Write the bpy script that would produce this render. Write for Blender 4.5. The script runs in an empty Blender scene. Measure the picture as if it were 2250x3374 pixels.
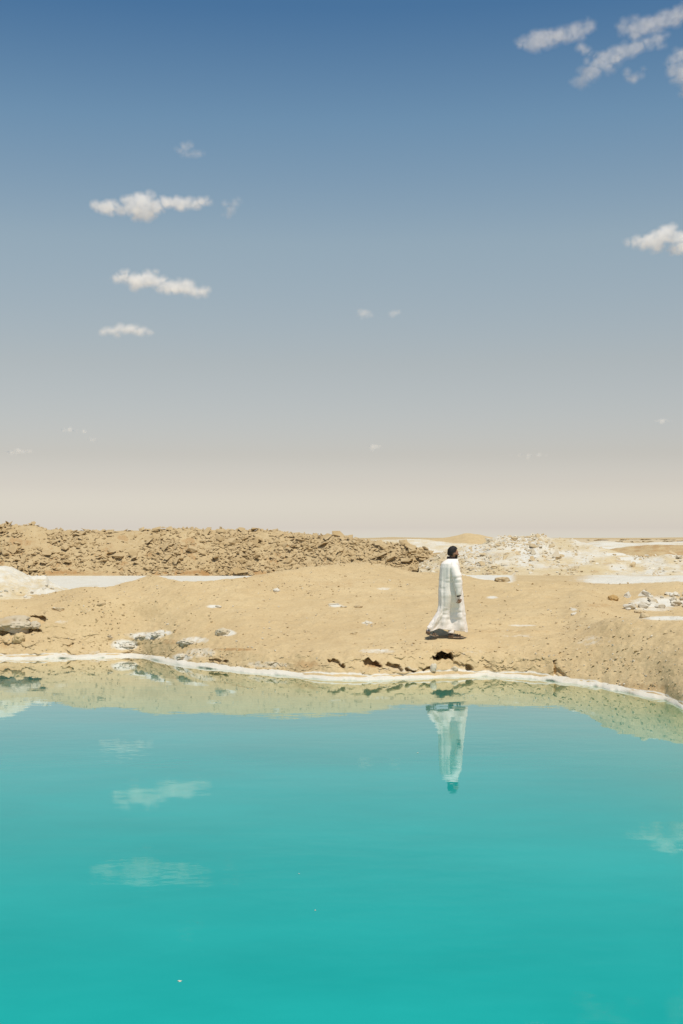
import bpy, bmesh, math, random
import numpy as np
from mathutils import Vector, Matrix, Euler

random.seed(7); RNG = np.random.default_rng(7)
R = math.radians
S = bpy.context.scene
C = S.collection

# ------------------------------------------------------------------ camera
CAM_H, F, CX, HY = 2.57, 4217.0, 1125.0, 1772.0     # eye height over the water, focal length / centre / horizon in photo pixels
cam_d = bpy.data.cameras.new('camera'); cam = bpy.data.objects.new('camera', cam_d); C.objects.link(cam)
cam.location = (0, 0, CAM_H); cam.rotation_euler = (R(90), 0, 0)
cam_d.sensor_fit = 'VERTICAL'; cam_d.sensor_height = 36.0; cam_d.sensor_width = 24.0
cam_d.lens = F / 3374 * 36; cam_d.shift_y = (HY - 1687) / 3374
cam_d.clip_start = 0.1; cam_d.clip_end = 60000
S.camera = cam

# ------------------------------------------------------------------ sky and sun
SUN = Vector((0.16, -0.34, 0.93)).normalized()       # direction towards the sun
SUN_EL = math.asin(SUN.z); SUN_AZ = math.atan2(SUN.x, SUN.y)
w = bpy.data.worlds.new('World'); S.world = w; w.use_nodes = True
nt = w.node_tree; nt.nodes.clear()
def N(t, kind, **kw):
    n = t.nodes.new(kind)
    for k, v in kw.items():
        if k.startswith('i_'): n.inputs[k[2:].replace('_', ' ')].default_value = v
        else: setattr(n, k, v)
    return n
sky = N(nt, 'ShaderNodeTexSky', sky_type='NISHITA', sun_disc=False, sun_elevation=SUN_EL, sun_rotation=SUN_AZ,
        altitude=0, air_density=1.0, dust_density=1.0, ozone_density=1.0)
tc = N(nt, 'ShaderNodeTexCoord'); sep = N(nt, 'ShaderNodeSeparateXYZ')
nt.links.new(tc.outputs['Generated'], sep.inputs[0])
SKY_TINT = [  # sine of elevation, tint of the dusty desert air over the clear-sky model
    (0.000, (2.40, 2.25, 2.30)), (0.004, (2.15, 1.99, 2.09)), (0.008, (1.86, 1.72, 1.87)), (0.017, (1.63, 1.52, 1.64)), (0.0408, (1.37, 1.17, 1.20)), (0.0644, (1.255, 1.017, .96)), (0.1344, (1.33, 1.06, .88)),
    (0.2246, (1.33, 1.19, .975)), (0.3093, (.91, 1.06, 1.01)), (0.3836, (.477, .765, .90)), (1.0, (.45, .68, .80))]
ramp = N(nt, 'ShaderNodeValToRGB'); cr = ramp.color_ramp
while len(cr.elements) > 1: cr.elements.remove(cr.elements[-1])
for i, (p, c) in enumerate(SKY_TINT):
    e = cr.elements[0] if i == 0 else cr.elements.new(p)
    e.position = p; e.color = (c[0] / 3, c[1] / 3, c[2] / 3, 1)
mul = N(nt, 'ShaderNodeMix', data_type='RGBA', blend_type='MULTIPLY'); mul.inputs[0].default_value = 1.0
bg = N(nt, 'ShaderNodeBackground', i_Strength=0.10); out = N(nt, 'ShaderNodeOutputWorld')
nt.links.new(sep.outputs['Z'], ramp.inputs[0])
dbl = N(nt, 'ShaderNodeVectorMath', operation='SCALE'); dbl.inputs['Scale'].default_value = 3.0
nt.links.new(ramp.outputs[0], dbl.inputs[0])
nt.links.new(sky.outputs[0], mul.inputs[6]); nt.links.new(dbl.outputs[0], mul.inputs[7])
nt.links.new(mul.outputs[2], bg.inputs[0]); nt.links.new(bg.outputs[0], out.inputs[0])

sun_d = bpy.data.lights.new('sun', 'SUN'); sun = bpy.data.objects.new('sun', sun_d); C.objects.link(sun)
sun_d.energy = 4.0; sun_d.angle = R(0.53); sun_d.color = (1.0, 0.94, 0.84)
sun.rotation_euler = SUN.to_track_quat('Z', 'Y').to_euler(); sun.location = (20, 10, 60)

vs = S.view_settings
S.display_settings.display_device = 'sRGB'
vs.view_transform = 'Standard'; vs.look = 'None'; vs.exposure = 0.0; vs.gamma = 1.0; vs.use_curve_mapping = False
S.cycles.use_denoising = True
S.cycles.volume_bounces = 6; S.cycles.max_bounces = 12; S.cycles.diffuse_bounces = 4

# ------------------------------------------------------------------ helpers
def hash3(ix, iy, iz):
    h = (ix.astype(np.int64) * 374761393 + iy.astype(np.int64) * 668265263 + iz.astype(np.int64) * 2147483647) & 0xFFFFFFFF
    h = ((h ^ (h >> 13)) * 1274126177) & 0xFFFFFFFF
    h = ((h ^ (h >> 16)) * 2246822519) & 0xFFFFFFFF
    return ((h ^ (h >> 15)) & 0xFFFFFF) / float(0xFFFFFF) * 2 - 1
def noise(x, y, z=0.0):
    x, y, z = np.broadcast_arrays(np.asarray(x, float), np.asarray(y, float), np.asarray(z, float))
    fx, fy, fz = np.floor(x), np.floor(y), np.floor(z)
    tx, ty, tz = x - fx, y - fy, z - fz
    tx, ty, tz = [t * t * t * (t * (t * 6 - 15) + 10) for t in (tx, ty, tz)]
    r = 0
    for a in (0, 1):
        for b in (0, 1):
            for c in (0, 1):
                wgt = (tx if a else 1 - tx) * (ty if b else 1 - ty) * (tz if c else 1 - tz)
                r = r + wgt * hash3(fx + a, fy + b, fz + c)
    return r
def fbm(x, y, z=0.0, octv=4, gain=0.5):
    r, a, s = 0, 1.0, 1.0
    for k in range(octv):
        r = r + a * noise(np.asarray(x) * s + 13.7 * k, np.asarray(y) * s + 5.1 * k, np.asarray(z) * s + 2.3 * k); a *= gain; s *= 2.03
    return r
def sstep(a, b, x):
    t = np.clip((np.asarray(x, float) - a) / (b - a), 0, 1); return t * t * (3 - 2 * t)
def at(px, py, Y): return Vector(((px - CX) / F * Y, Y, CAM_H - (py - HY) / F * Y))
def proj(X, Y, Z): return CX + F * X / Y, HY + F * (CAM_H - Z) / Y
def smooth_interp(px, xs, ys, wid=30):
    px = np.asarray(px, float); r = 0; ws = 0
    for o, wt in ((-1, .25), (-.5, .6), (0, 1), (.5, .6), (1, .25)):
        r = r + wt * np.interp(px + o * wid, xs, ys); ws += wt
    return r / ws

def tag(o, label=None, cat=None, group=None, kind=None):
    for k, v in (('label', label), ('category', cat), ('group', group), ('kind', kind)):
        if v: o[k] = v
    return o
def mesh_obj(name, verts, faces, m, parent=None, smooth=True, attrs=None):
    me = bpy.data.meshes.new(name)
    verts = np.asarray(verts, np.float32)
    if isinstance(faces, np.ndarray):
        n, k = faces.shape
        me.vertices.add(len(verts)); me.vertices.foreach_set('co', verts.ravel())
        me.loops.add(n * k); me.loops.foreach_set('vertex_index', faces.astype(np.int32).ravel())
        me.polygons.add(n); me.polygons.foreach_set('loop_start', np.arange(0, n * k, k, dtype=np.int32))
        me.update(calc_edges=True)
    else:
        me.from_pydata(verts.tolist(), [], [list(f) for f in faces])
    for an, av in (attrs or {}).items():
        a = me.attributes.new(an, 'FLOAT', 'POINT'); a.data.foreach_set('value', np.asarray(av, np.float32).ravel())
    me.polygons.foreach_set('use_smooth', np.full(len(me.polygons), smooth))
    if m: me.materials.append(m)
    me.update()
    o = bpy.data.objects.new(name, me); C.objects.link(o)
    if parent: o.parent = parent
    return o
def grid_faces(nr, nc, wrap=False):
    i = np.arange(nr - 1)[:, None]; j = np.arange(nc if wrap else nc - 1)[None, :]
    j2 = (j + 1) % nc
    a = i * nc + j; b = i * nc + j2; c = (i + 1) * nc + j2; d = (i + 1) * nc + j
    return np.stack([a, b, c, d], -1).reshape(-1, 4)

# ------------------------------------------------------------------ materials
def new_mat(name):
    m = bpy.data.materials.new(name); m.use_nodes = True; t = m.node_tree; t.nodes.clear()
    o = N(t, 'ShaderNodeOutputMaterial'); return m, t, o
def L(t, a, b): t.links.new(a, b)
def mixc(t, fac, a, b):
    n = N(t, 'ShaderNodeMix', data_type='RGBA')
    for i, v in ((0, fac), (6, a), (7, b)):
        if isinstance(v, (int, float)): n.inputs[i].default_value = v
        elif isinstance(v, tuple): n.inputs[i].default_value = (*v, 1)
        else: L(t, v, n.inputs[i])
    return n.outputs[2]
def tex_noise(t, vec, scale, detail=4, rough=0.55, lo=None, hi=None):
    n = N(t, 'ShaderNodeTexNoise'); n.inputs['Scale'].default_value = scale
    n.inputs['Detail'].default_value = detail; n.inputs['Roughness'].default_value = rough
    L(t, vec, n.inputs['Vector'])
    if lo is None: return n.outputs[0]
    mr = N(t, 'ShaderNodeMapRange'); mr.inputs[1].default_value = lo; mr.inputs[2].default_value = hi
    L(t, n.outputs[0], mr.inputs[0]); return mr.outputs[0]
def bump(t, h, strength, dist, normal=None):
    b = N(t, 'ShaderNodeBump'); b.inputs['Strength'].default_value = strength; b.inputs['Distance'].default_value = dist
    L(t, h, b.inputs['Height'])
    if normal: L(t, normal, b.inputs['Normal'])
    return b.outputs[0]

def ground_mat(name, ca, cb, cc, salt=(.64, .60, .51), rust=(.37, .21, .085), attrs=True, grain=1.0):
    m, t, o = new_mat(name)
    p = N(t, 'ShaderNodeBsdfPrincipled', i_Roughness=0.95); p.inputs['Specular IOR Level'].default_value = 0.15
    g = N(t, 'ShaderNodeNewGeometry'); v = g.outputs['Position']
    col = mixc(t, tex_noise(t, v, 0.55, 5, .6, .36, .64), ca, cb)
    col = mixc(t, tex_noise(t, v, 2.6, 6, .65, .45, .78), col, cc)
    fine = tex_noise(t, v, 22, 5, .7, .2, .8)
    col = mixc(t, fine, col, mixc(t, 0.22, col, (1.0, .84, .55)))
    if attrs:
        br = tex_noise(t, v, 7, 6, .7)
        def masked(attr, col, c2, wid):
            a = N(t, 'ShaderNodeAttribute', attribute_name=attr)
            ad = N(t, 'ShaderNodeMath', operation='ADD'); L(t, a.outputs['Fac'], ad.inputs[0])
            ml = N(t, 'ShaderNodeMath', operation='MULTIPLY_ADD'); L(t, br, ml.inputs[0]); ml.inputs[1].default_value = 1.4; ml.inputs[2].default_value = -.70
            L(t, ml.outputs[0], ad.inputs[1])
            mr = N(t, 'ShaderNodeMapRange'); mr.inputs[1].default_value = .5 - wid; mr.inputs[2].default_value = .5 + wid; L(t, ad.outputs[0], mr.inputs[0])
            return mixc(t, mr.outputs[0], col, c2)
        col = masked('rust', col, rust, .35)
        col = masked('salt', col, salt, .28)
    L(t, col, p.inputs['Base Color'])
    b = bump(t, tex_noise(t, v, 9, 5, .6), 0.8 * grain, 0.022)
    b = bump(t, tex_noise(t, v, 60, 3, .6), 0.6 * grain, 0.0035, b)
    L(t, b, p.inputs['Normal']); L(t, p.outputs[0], o.inputs[0]); return m

SAND = ground_mat('sand', (.455, .325, .162), (.51, .378, .20), (.42, .29, .138))
SPOIL = ground_mat('spoil', (.415, .295, .145), (.455, .335, .175), (.375, .255, .115), grain=1.3)
PALE = ground_mat('pale_spoil', (.50, .395, .225), (.545, .445, .285), (.45, .335, .17))
def rock_mat(name, c1, c2, c3, sc=3.0):
    m, t, o = new_mat(name)
    p = N(t, 'ShaderNodeBsdfPrincipled', i_Roughness=0.92); p.inputs['Specular IOR Level'].default_value = 0.2
    g = N(t, 'ShaderNodeNewGeometry'); oi = N(t, 'ShaderNodeObjectInfo')
    v = g.outputs['Position']
    col = mixc(t, tex_noise(t, v, sc, 5, .6, .35, .65), c1, c2)
    col = mixc(t, tex_noise(t, v, sc * .35, 3, .5, .5, .7), col, c3)
    L(t, col, p.inputs['Base Color'])
    L(t, bump(t, tex_noise(t, v, 14, 5, .6), .8, .012), p.inputs['Normal'])
    L(t, p.outputs[0], o.inputs[0]); return m
ROCK = rock_mat('tan_rock', (.50, .385, .22), (.55, .43, .265), (.46, .335, .18), 2.0)
RIDGEROCK = rock_mat('ridge_rock', (.46, .335, .175), (.50, .375, .21), (.42, .295, .145), 2.0)
SALTROCK = rock_mat('salt_rock', (.55, .465, .325), (.63, .575, .465), (.48, .375, .23), 2.0)
WHITESALT = rock_mat('white_salt', (.60, .54, .43), (.66, .615, .52), (.54, .455, .33), 5.0)
OCHRE = rock_mat('ochre_rock', (.44, .27, .10), (.50, .34, .15), (.36, .22, .09), 5.0)
GREYROCK = rock_mat('grey_crust', (.47, .385, .26), (.54, .46, .34), (.43, .32, .18), 4.0)
def salt_sheet_mat():
    m, t, o = new_mat('salt_sheet')
    p = N(t, 'ShaderNodeBsdfPrincipled', i_Roughness=0.75); g = N(t, 'ShaderNodeNewGeometry'); v = g.outputs['Position']
    p.inputs['Specular IOR Level'].default_value = .3
    col = mixc(t, tex_noise(t, v, 1.6, 6, .6, .3, .7), (.67, .63, .535), (.62, .57, .465))
    col = mixc(t, tex_noise(t, v, 1.3, 7, .7, .54, .78), col, (.50, .40, .25))
    L(t, col, p.inputs['Base Color']); L(t, bump(t, tex_noise(t, v, 18, 6, .7), .5, .02), p.inputs['Normal'])
    L(t, p.outputs[0], o.inputs[0]); return m
SALTSHEET = salt_sheet_mat()
def plain(name, c, rough=.8, spec=.3, var=.15, sc=30, bmp=0.0):
    m, t, o = new_mat(name)
    p = N(t, 'ShaderNodeBsdfPrincipled', i_Roughness=rough); p.inputs['Specular IOR Level'].default_value = spec
    tcn = N(t, 'ShaderNodeTexCoord'); v = tcn.outputs['Object']
    L(t, mixc(t, tex_noise(t, v, sc, 4, .6, .3, .7), tuple(x * (1 - var) for x in c), tuple(min(1, x * (1 + var)) for x in c)), p.inputs['Base Color'])
    if bmp: L(t, bump(t, tex_noise(t, v, sc, 5, .6), .6, bmp), p.inputs['Normal'])
    L(t, p.outputs[0], o.inputs[0]); return m

def water_mat():
    m, t, o = new_mat('brine_water')
    g = N(t, 'ShaderNodeNewGeometry'); v = g.outputs['Position']
    mp = N(t, 'ShaderNodeMapping'); mp.inputs['Scale'].default_value = (0.55, 1.0, 1.0); L(t, v, mp.inputs[0])
    d = N(t, 'ShaderNodeBsdfDiffuse')
    col = mixc(t, tex_noise(t, mp.outputs[0], .28, 6, .65, .32, .68), (.006, .288, .258), (.012, .362, .325))
    sepx = N(t, 'ShaderNodeSeparateXYZ'); L(t, v, sepx.inputs[0])
    a = N(t, 'ShaderNodeAttribute', attribute_name='shallow')
    col = mixc(t, a.outputs['Fac'], col, (.17, .315, .15))
    L(t, col, d.inputs['Color'])
    gl = N(t, 'ShaderNodeBsdfGlossy', i_Roughness=0.012); gl.inputs['Color'].default_value = (1, 1, 1, 1)
    h1 = tex_noise(t, mp.outputs[0], 4.5, 3, .5)
    h2 = tex_noise(t, mp.outputs[0], 1.2, 2, .5)
    rip = tex_noise(t, v, .18, 3, .5, .40, .70)
    mu = N(t, 'ShaderNodeMath', operation='MULTIPLY'); L(t, h1, mu.inputs[0]); L(t, rip, mu.inputs[1])
    b = bump(t, h2, 1.0, 0.0022); b = bump(t, mu.outputs[0], 1.0, 0.0016, b)
    b = bump(t, h1, 1.0, 0.0002, b)
    L(t, b, gl.inputs['Normal'])
    fr0 = N(t, 'ShaderNodeFresnel', i_IOR=1.36); L(t, b, fr0.inputs['Normal'])
    fp = N(t, 'ShaderNodeMath', operation='POWER'); L(t, fr0.outputs[0], fp.inputs[0]); fp.inputs[1].default_value = 1.95
    fr = N(t, 'ShaderNodeMath', operation='MULTIPLY', use_clamp=True); L(t, fp.outputs[0], fr.inputs[0]); fr.inputs[1].default_value = 2.8
    mx = N(t, 'ShaderNodeMixShader'); L(t, fr.outputs[0], mx.inputs[0]); L(t, d.outputs[0], mx.inputs[1]); L(t, gl.outputs[0], mx.inputs[2])
    L(t, mx.outputs[0], o.inputs[0]); return m
WATER = water_mat()

# ------------------------------------------------------------------ ground sheet: shore bank, sand mound, pans, plain to the horizon
shore_x = [-1500, -300, 0, 150, 300, 430, 470, 530, 600, 700, 800, 900, 1000, 1100, 1220, 1340, 1460, 1600, 1700, 1800, 1900, 1985, 2010, 2060, 2120, 2190, 2215, 2250, 2500, 3600]
shore_y = [2185, 2176, 2172, 2170, 2167, 2163, 2165, 2178, 2191, 2204, 2214, 2223, 2232, 2238, 2241, 2237, 2231, 2228, 2233, 2241, 2253, 2264, 2272, 2281, 2292, 2304, 2316, 2334, 2420, 2700]
COLS = [-1500, -300, 0, 150, 300, 460, 600, 800, 1000, 1150, 1300, 1460, 1600, 1700, 1850, 1950, 2050, 2150, 2250, 2500, 3600]
B_Y = [28.5, 28.0, 27.7, 27.8, 27.95, 28.2, 26.5, 25.05, 24.1, 23.65, 23.9, 24.1, 24.25, 23.95, 23.2, 22.75, 21.9, 21.1, 20.0, 17.4, 13.0]
B_y = [2110, 2110, 2110, 2110, 2112, 2102, 2122, 2150, 2165, 2172, 2160, 2138, 2155, 2168, 2180, 2184, 2203, 2222, 2244, 2322, 2520]
C_Y = [29.5, 28.9, 28.6, 28.6, 28.6, 28.8, 27.5, 26.8, 26.6, 26.5, 26.0, 24.9, 25.2, 25.2, 24.6, 23.9, 22.8, 22.1, 21.3, 19.0, 15.0]
C_y = [2020, 2020, 2020, 2022, 2030, 2040, 2060, 2050, 2060, 2065, 2075, 2100, 2095, 2095, 2100, 2100, 2118, 2130, 2137, 2165, 2290]
D_Y = [30.2, 29.8, 29.4, 29.2, 29.1, 29.3, 28.6, 28.6, 29.5, 29.8, 29.5, 28.5, 28.0, 27.6, 26.5, 25.0, 24.0, 23.7, 23.3, 21.6, 17.5]
D_y = [1970, 1970, 1972, 1985, 1975, 1982, 1985, 1970, 1955, 1950, 1960, 1990, 2003, 2010, 2040, 2048, 2042, 2038, 2035, 2030, 2060]
E_x = [-1500, 0, 150, 240, 300, 380, 436, 485, 533, 600, 665, 720, 800, 870, 942, 1040, 1136, 1209, 1282, 1345, 1427, 1520, 1600, 1700, 1850, 1950, 2050, 2250, 3600]
E_y = [1955, 1960, 1955, 1940, 1937, 1931, 1917, 1903, 1906, 1915, 1921, 1917, 1902, 1888, 1873, 1867, 1861, 1858, 1863, 1876, 1884, 1894, 1911, 1915, 1915, 1919, 1917, 1915, 1915]
E_Yx = [-1500, 0, 300, 485, 600, 800, 1000, 1150, 1300, 1460, 1600, 1700, 2250, 3600]
E_YY = [31, 30.6, 29.9, 31, 30, 30.2, 31.8, 32.9, 33.5, 33, 32, 31.6, 32, 32]

n_in, n_out = 780, 70
u_in = np.linspace(-330, 2580, n_in)
u_l = -330 - (np.linspace(1, 0, n_out, endpoint=False) ** 2) * 3300
u_r = 2580 + (np.linspace(0, 1, n_out + 1)[1:] ** 2) * 3300
UP = np.concatenate([u_l, u_in, u_r])                          # column positions
U = (UP - CX) / F
NC = len(UP)
def zof(py, Y): return CAM_H - (py - HY) / F * Y
sh = np.interp(UP, shore_x, shore_y) + 1.2 * noise(UP / 60.0, 0.3)
A_Yc = CAM_H * F / (sh - HY)
bY, cY, dY = [smooth_interp(UP, COLS, v, 40) for v in (B_Y, C_Y, D_Y)]
bz, cz, dz = zof(smooth_interp(UP, COLS, B_y, 40), bY), zof(smooth_interp(UP, COLS, C_y, 40), cY), zof(smooth_interp(UP, COLS, D_y, 40), dY)
bY = np.maximum(bY, A_Yc + .42 + .28 * sstep(1700, 2000, UP)); bY = np.convolve(np.pad(bY, 30, 'edge'), np.hanning(61) / np.hanning(61).sum(), 'valid')
eY = smooth_interp(UP, E_Yx, E_YY, 30); ez = zof(smooth_interp(UP, E_x, E_y, 14), eY)
right = sstep(1900, 2050, UP)
d2Y = (1 - right) * (dY + (eY - dY) * .33) + right * 26.5
d3Y = (1 - right) * (dY + (eY - dY) * .66) + right * 28.3
d2z = (1 - right) * (dz + (ez - dz) * .38) + right * zof(2048, 26.5)
d3z = (1 - right) * (dz + (ez - dz) * .73) + right * zof(2008, 28.3)
pan = 1 - sstep(1330, 1480, UP)                                # left: the white pan behind the sand crest
fY = eY + 3.2; fz = pan * .55 + (1 - pan) * np.where(UP > 1500, zof(1904, 36.), 1.3)
fY = np.where(pan > .5, fY, 36.0)
g0Y = np.full(NC, 45.0); g0z = pan * .55 + (1 - pan) * zof(1888, 45.)
gY = np.full(NC, 64.0); gz = pan * .55 + (1 - pan) * 1.2
Ys = [A_Yc - 2.0, A_Yc - .35, A_Yc, A_Yc + .16, bY, cY, dY, d2Y, d3Y, eY, fY, g0Y, gY, np.full(NC, 160.), np.full(NC, 800.), np.full(NC, 14000.)]
Zs = [np.full(NC, -1.2), np.full(NC, -.22), np.full(NC, -.01), np.full(NC, .06), bz, cz, dz, d2z, d3z, ez, fz, g0z, gz, np.full(NC, 1.35), np.full(NC, 1.5), np.full(NC, 1.7)]
CNT = [4, 6, 8, 74, 100, 110, 56, 56, 60, 26, 30, 24, 24, 16, 14]
def pchip(V):                                                  # monotone cubic along uniform knots
    V = np.array(V); d = np.diff(V, axis=0); m = np.zeros_like(V)
    a, b = d[:-1], d[1:]; ok = (a * b) > 0
    m[1:-1] = np.where(ok, 2 * a * b / np.where(ok, a + b, 1), 0); m[0] = d[0]; m[-1] = d[-1]
    rows = []
    for k, n in enumerate(CNT):
        for s in np.arange(n) / n:
            h00 = 2 * s**3 - 3 * s**2 + 1; h10 = s**3 - 2 * s**2 + s; h01 = -2 * s**3 + 3 * s**2; h11 = s**3 - s**2
            rows.append(h00 * V[k] + h10 * m[k] + h01 * V[k + 1] + h11 * m[k + 1])
    rows.append(V[-1]); return np.array(rows)
T = np.concatenate([k + np.arange(n) / n for k, n in enumerate(CNT)] + [[len(CNT)]])
GY, GZ = pchip(Ys), pchip(Zs)
GX = U[None, :] * GY
NR = len(T); TT = T[:, None]
PX = np.broadcast_to(UP[None, :], GX.shape)
PY0 = HY + F * (CAM_H - GZ) / GY

PERSON = at(1487, 2102, 24.9)
near_p = np.exp(-(((GX - PERSON.x) / .6)**2 + ((GY - PERSON.y) / .55)**2))
# smooth lumps everywhere, rugged broken crust on the bank face and round the left boulders
landw = sstep(2.0, 3.2, TT) * (1 - sstep(9.3, 11, TT)) + .3 * sstep(11, 12, TT)
lump = .045 * fbm(GX / 1.7, GY / 1.7, 0, 3) + .027 * fbm(GX / .5 + 9, GY / .5, GZ / .4, 3) + .011 * fbm(GX / .13, GY / .13, GZ / .10, 2) + .006 * noise(GX / .055, GY / .055, GZ / .05)
GZ = GZ + lump * landw * (1 - .8 * near_p)
rug = sstep(2.9, 3.3, TT) * (1 - sstep(3.8, 4.7, TT))
leftr = (1 - sstep(180, 420, PX)) * sstep(2.9, 3.3, TT) * (1 - sstep(4.9, 5.7, TT))
salt_zone = sstep(330, 390, PX) * (1 - sstep(760, 860, PX)) * sstep(2.9, 3.3, TT) * (1 - sstep(4.2, 4.8, TT))
rright = sstep(1790, 1900, PX)
rug = np.clip(rug * (.60 + .30 * sstep(820, 950, PX) - .70 * rright) + .7 * leftr + .22 * salt_zone, 0, 1.2)
n1 = fbm(GX / .42, GY / .42, GZ / .28, 4, .6); n2 = fbm(GX / .16 + 4, GY / .16, GZ / .12, 3, .6)
rid = 1 - np.abs(noise(GX / .34 + 31, GY / .34, GZ / .22)) * 2
GY = GY + rug * (.085 * n1 + .055 * n2); GZ = GZ + rug * (.04 * n1 + .036 * n2 + .03 * rid) * sstep(3.0, 3.4, TT)
# small hollow ledges: terrace the steep face a little
# cavities the brine has eaten into the bank
def seg(ax, ay, bx, by, w0, w1):
    dx, dy = bx - ax, by - ay; l2 = dx * dx + dy * dy
    s = np.clip(((PX - ax) * dx + (PY0 - ay) * dy) / l2, 0, 1)
    d = np.hypot(PX - ax - s * dx, PY0 - ay - s * dy); wd = w0 + (w1 - w0) * s
    return 1 - sstep(.45, 1.15, d / wd + .30 * noise(PX / 9., PY0 / 7.))
def ell(cx, cy, rx, ry):
    d = np.hypot((PX - cx) / rx, (PY0 - cy) / ry); return 1 - sstep(.80, 1.08, d + .16 * noise(PX / 11., PY0 / 9.))
face = ((TT > 2.95) & (TT < 6.0)).astype(float)
CAVE = [(ell(1464, 2171, 34, 26), .75), (seg(1485, 2176, 1490, 2196, 10, 5), .55), (ell(1222, 2195, 26, 13), .5), (seg(1232, 2197, 1252, 2197, 9, 6), .45),
        (seg(1276, 2190, 1310, 2199, 6, 7), .4), (seg(1310, 2199, 1322, 2209, 7, 4), .35), (seg(1340, 2206, 1362, 2214, 5, 8), .35),
        (seg(1084, 2180, 1112, 2184, 5, 7), .35), (seg(1112, 2184, 1130, 2208, 8, 5), .4),
        (ell(1546, 2207, 11, 13), .45), (seg(1828, 2186, 1831, 2210, 5, 5), .35), (seg(1832, 2215, 1835, 2238, 6, 6), .45), (seg(1835, 2212, 1866, 2232, 6, 6), .25),
        (ell(136, 2046, 13, 15), .5), (seg(102, 2032, 125, 2038, 4, 7), .35), (seg(-60, 2088, 100, 2078, 8, 7), .5), (seg(108, 2074, 134, 2076, 9, 8), .4),
        (seg(84, 2129, 106, 2124, 3, 4), .2), (seg(208, 2138, 232, 2134, 4, 4), .25), (seg(232, 2134, 258, 2122, 4, 3), .2), (seg(85, 2144, 100, 2141, 4, 4), .2),
        (seg(690, 2172, 745, 2176, 4, 5), .25), (seg(700, 2188, 740, 2192, 5, 5), .3), (seg(2226, 2300, 2232, 2290, 3, 3), .12),
        (seg(172, 2012, 204, 2009, 6, 5), .18),
        (seg(1395, 2216, 1420, 2205, 3, 4), .2)]
floor_pile = 1 - sstep(.85, 1.05, np.hypot((PX - 1468) / 36, (PY0 - 2216) / 34))     # sand heaped on the cave floor
push = np.zeros_like(GX)
for q, (msk, dep) in enumerate(CAVE): push = np.maximum(push, msk * dep * (1 if q < 2 else .48))
push *= face * (1 - .95 * floor_pile)
GY = GY + push
GZ = GZ - push * .06
# the shelf over each cavity stays slightly proud
PXr, PYr = proj(GX, GY, GZ)

def blob(cx, cy, rx, ry, amp=1.0):
    return amp * (1 - sstep(.35, 1.15, np.hypot((PXr - cx) / rx, (PYr - cy) / ry)))
salt = np.zeros_like(GX)
for a in [(410, 2125, 55, 22), (480, 2095, 75, 16, .8), (535, 2085, 40, 12, .9), (640, 2110, 60, 16, .6), (600, 2165, 45, 16, .7), (745, 2085, 40, 14, .95), (660, 2150, 70, 22, .5),
          (700, 1998, 26, 7, .9), (1105, 1995, 30, 7, .8), (1210, 2052, 24, 6, .7), (1245, 2145, 80, 10, .55), (1330, 2205, 90, 14, .35), (880, 2190, 90, 16, .45),
          (1265, 1940, 30, 6, .6), (1620, 1968, 26, 6, .75), (1890, 2008, 16, 6, .7), (2165, 1985, 110, 26, .85), (2200, 2037, 110, 9, 1.0), (2150, 2005, 90, 12, .6),
          (1720, 2061, 60, 4, .6), (1700, 2095, 90, 6, .35), (310, 2010, 40, 10, .25), (200, 2050, 30, 10, .4), (60, 2060, 60, 18, .55), (60, 2105, 25, 14, .5), (1560, 2150, 60, 14, .25),
          (1950, 2110, 90, 24, .28), (300, 2150, 50, 10, .3)]:
    salt = np.maximum(salt, blob(*a))
# white strip of the drained pan behind the mound, on the right
strip = sstep(8.85, 9.0, TT) * (1 - sstep(10.6, 11.3, TT))
salt = np.maximum(salt, strip * (1.05 * sstep(1500, 1530, PXr) * (1 - sstep(1660, 1720, PXr)) + (.85 + .4 * fbm(GX / 1.6, GY / 2.5, 2, 3)) * sstep(1840, 2010, PXr + 70 * fbm(GX / 2.2, GY / 2.2, 5, 3))))
salt = np.maximum(salt, .35 * sstep(11.5, 13, TT) + 0 * GX)
salt = np.maximum(salt, .9 * np.exp(-((TT - 3.0) / .10)**2) + 0 * GX)
rust = np.zeros_like(GX)
for a in [(770, 2140, 90, 6, .7), (1010, 2190, 60, 20, .45), (1235, 2190, 30, 12, .8), (1470, 2150, 50, 16, .4), (2100, 2270, 170, 26, .35), (1970, 1995, 60, 10, .35), (1700, 2080, 200, 8, .25), (1100, 1925, 120, 14, .22), (30, 2120, 60, 25, .35), (560, 2115, 40, 12, .4)]:
    rust = np.maximum(rust, blob(*a))
ground = mesh_obj('ground', np.stack([GX, GY, GZ], -1).reshape(-1, 3), grid_faces(NR, NC), SAND, attrs={'salt': salt, 'rust': rust})
tag(ground, 'pale tan desert sand sloping down to the turquoise pool', kind='structure')

row_a = int(np.searchsorted(T, 3.05)); row_e = int(np.searchsorted(T, 9.0))
def on_ground(px, py):
    j = int(np.argmin(np.abs(UP - px)))
    col = PYr[row_a:row_e + 40, j]
    k = int(np.argmax(col <= py)) + row_a
    return Vector((GX[k, j], GY[k, j], GZ[k, j]))
def ground_z(X, Y):
    j = int(np.clip(np.searchsorted(U, X / Y), 0, NC - 1)); c = GY[:, j]
    return float(np.interp(Y, np.maximum.accumulate(c), GZ[:, j]))

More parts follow.
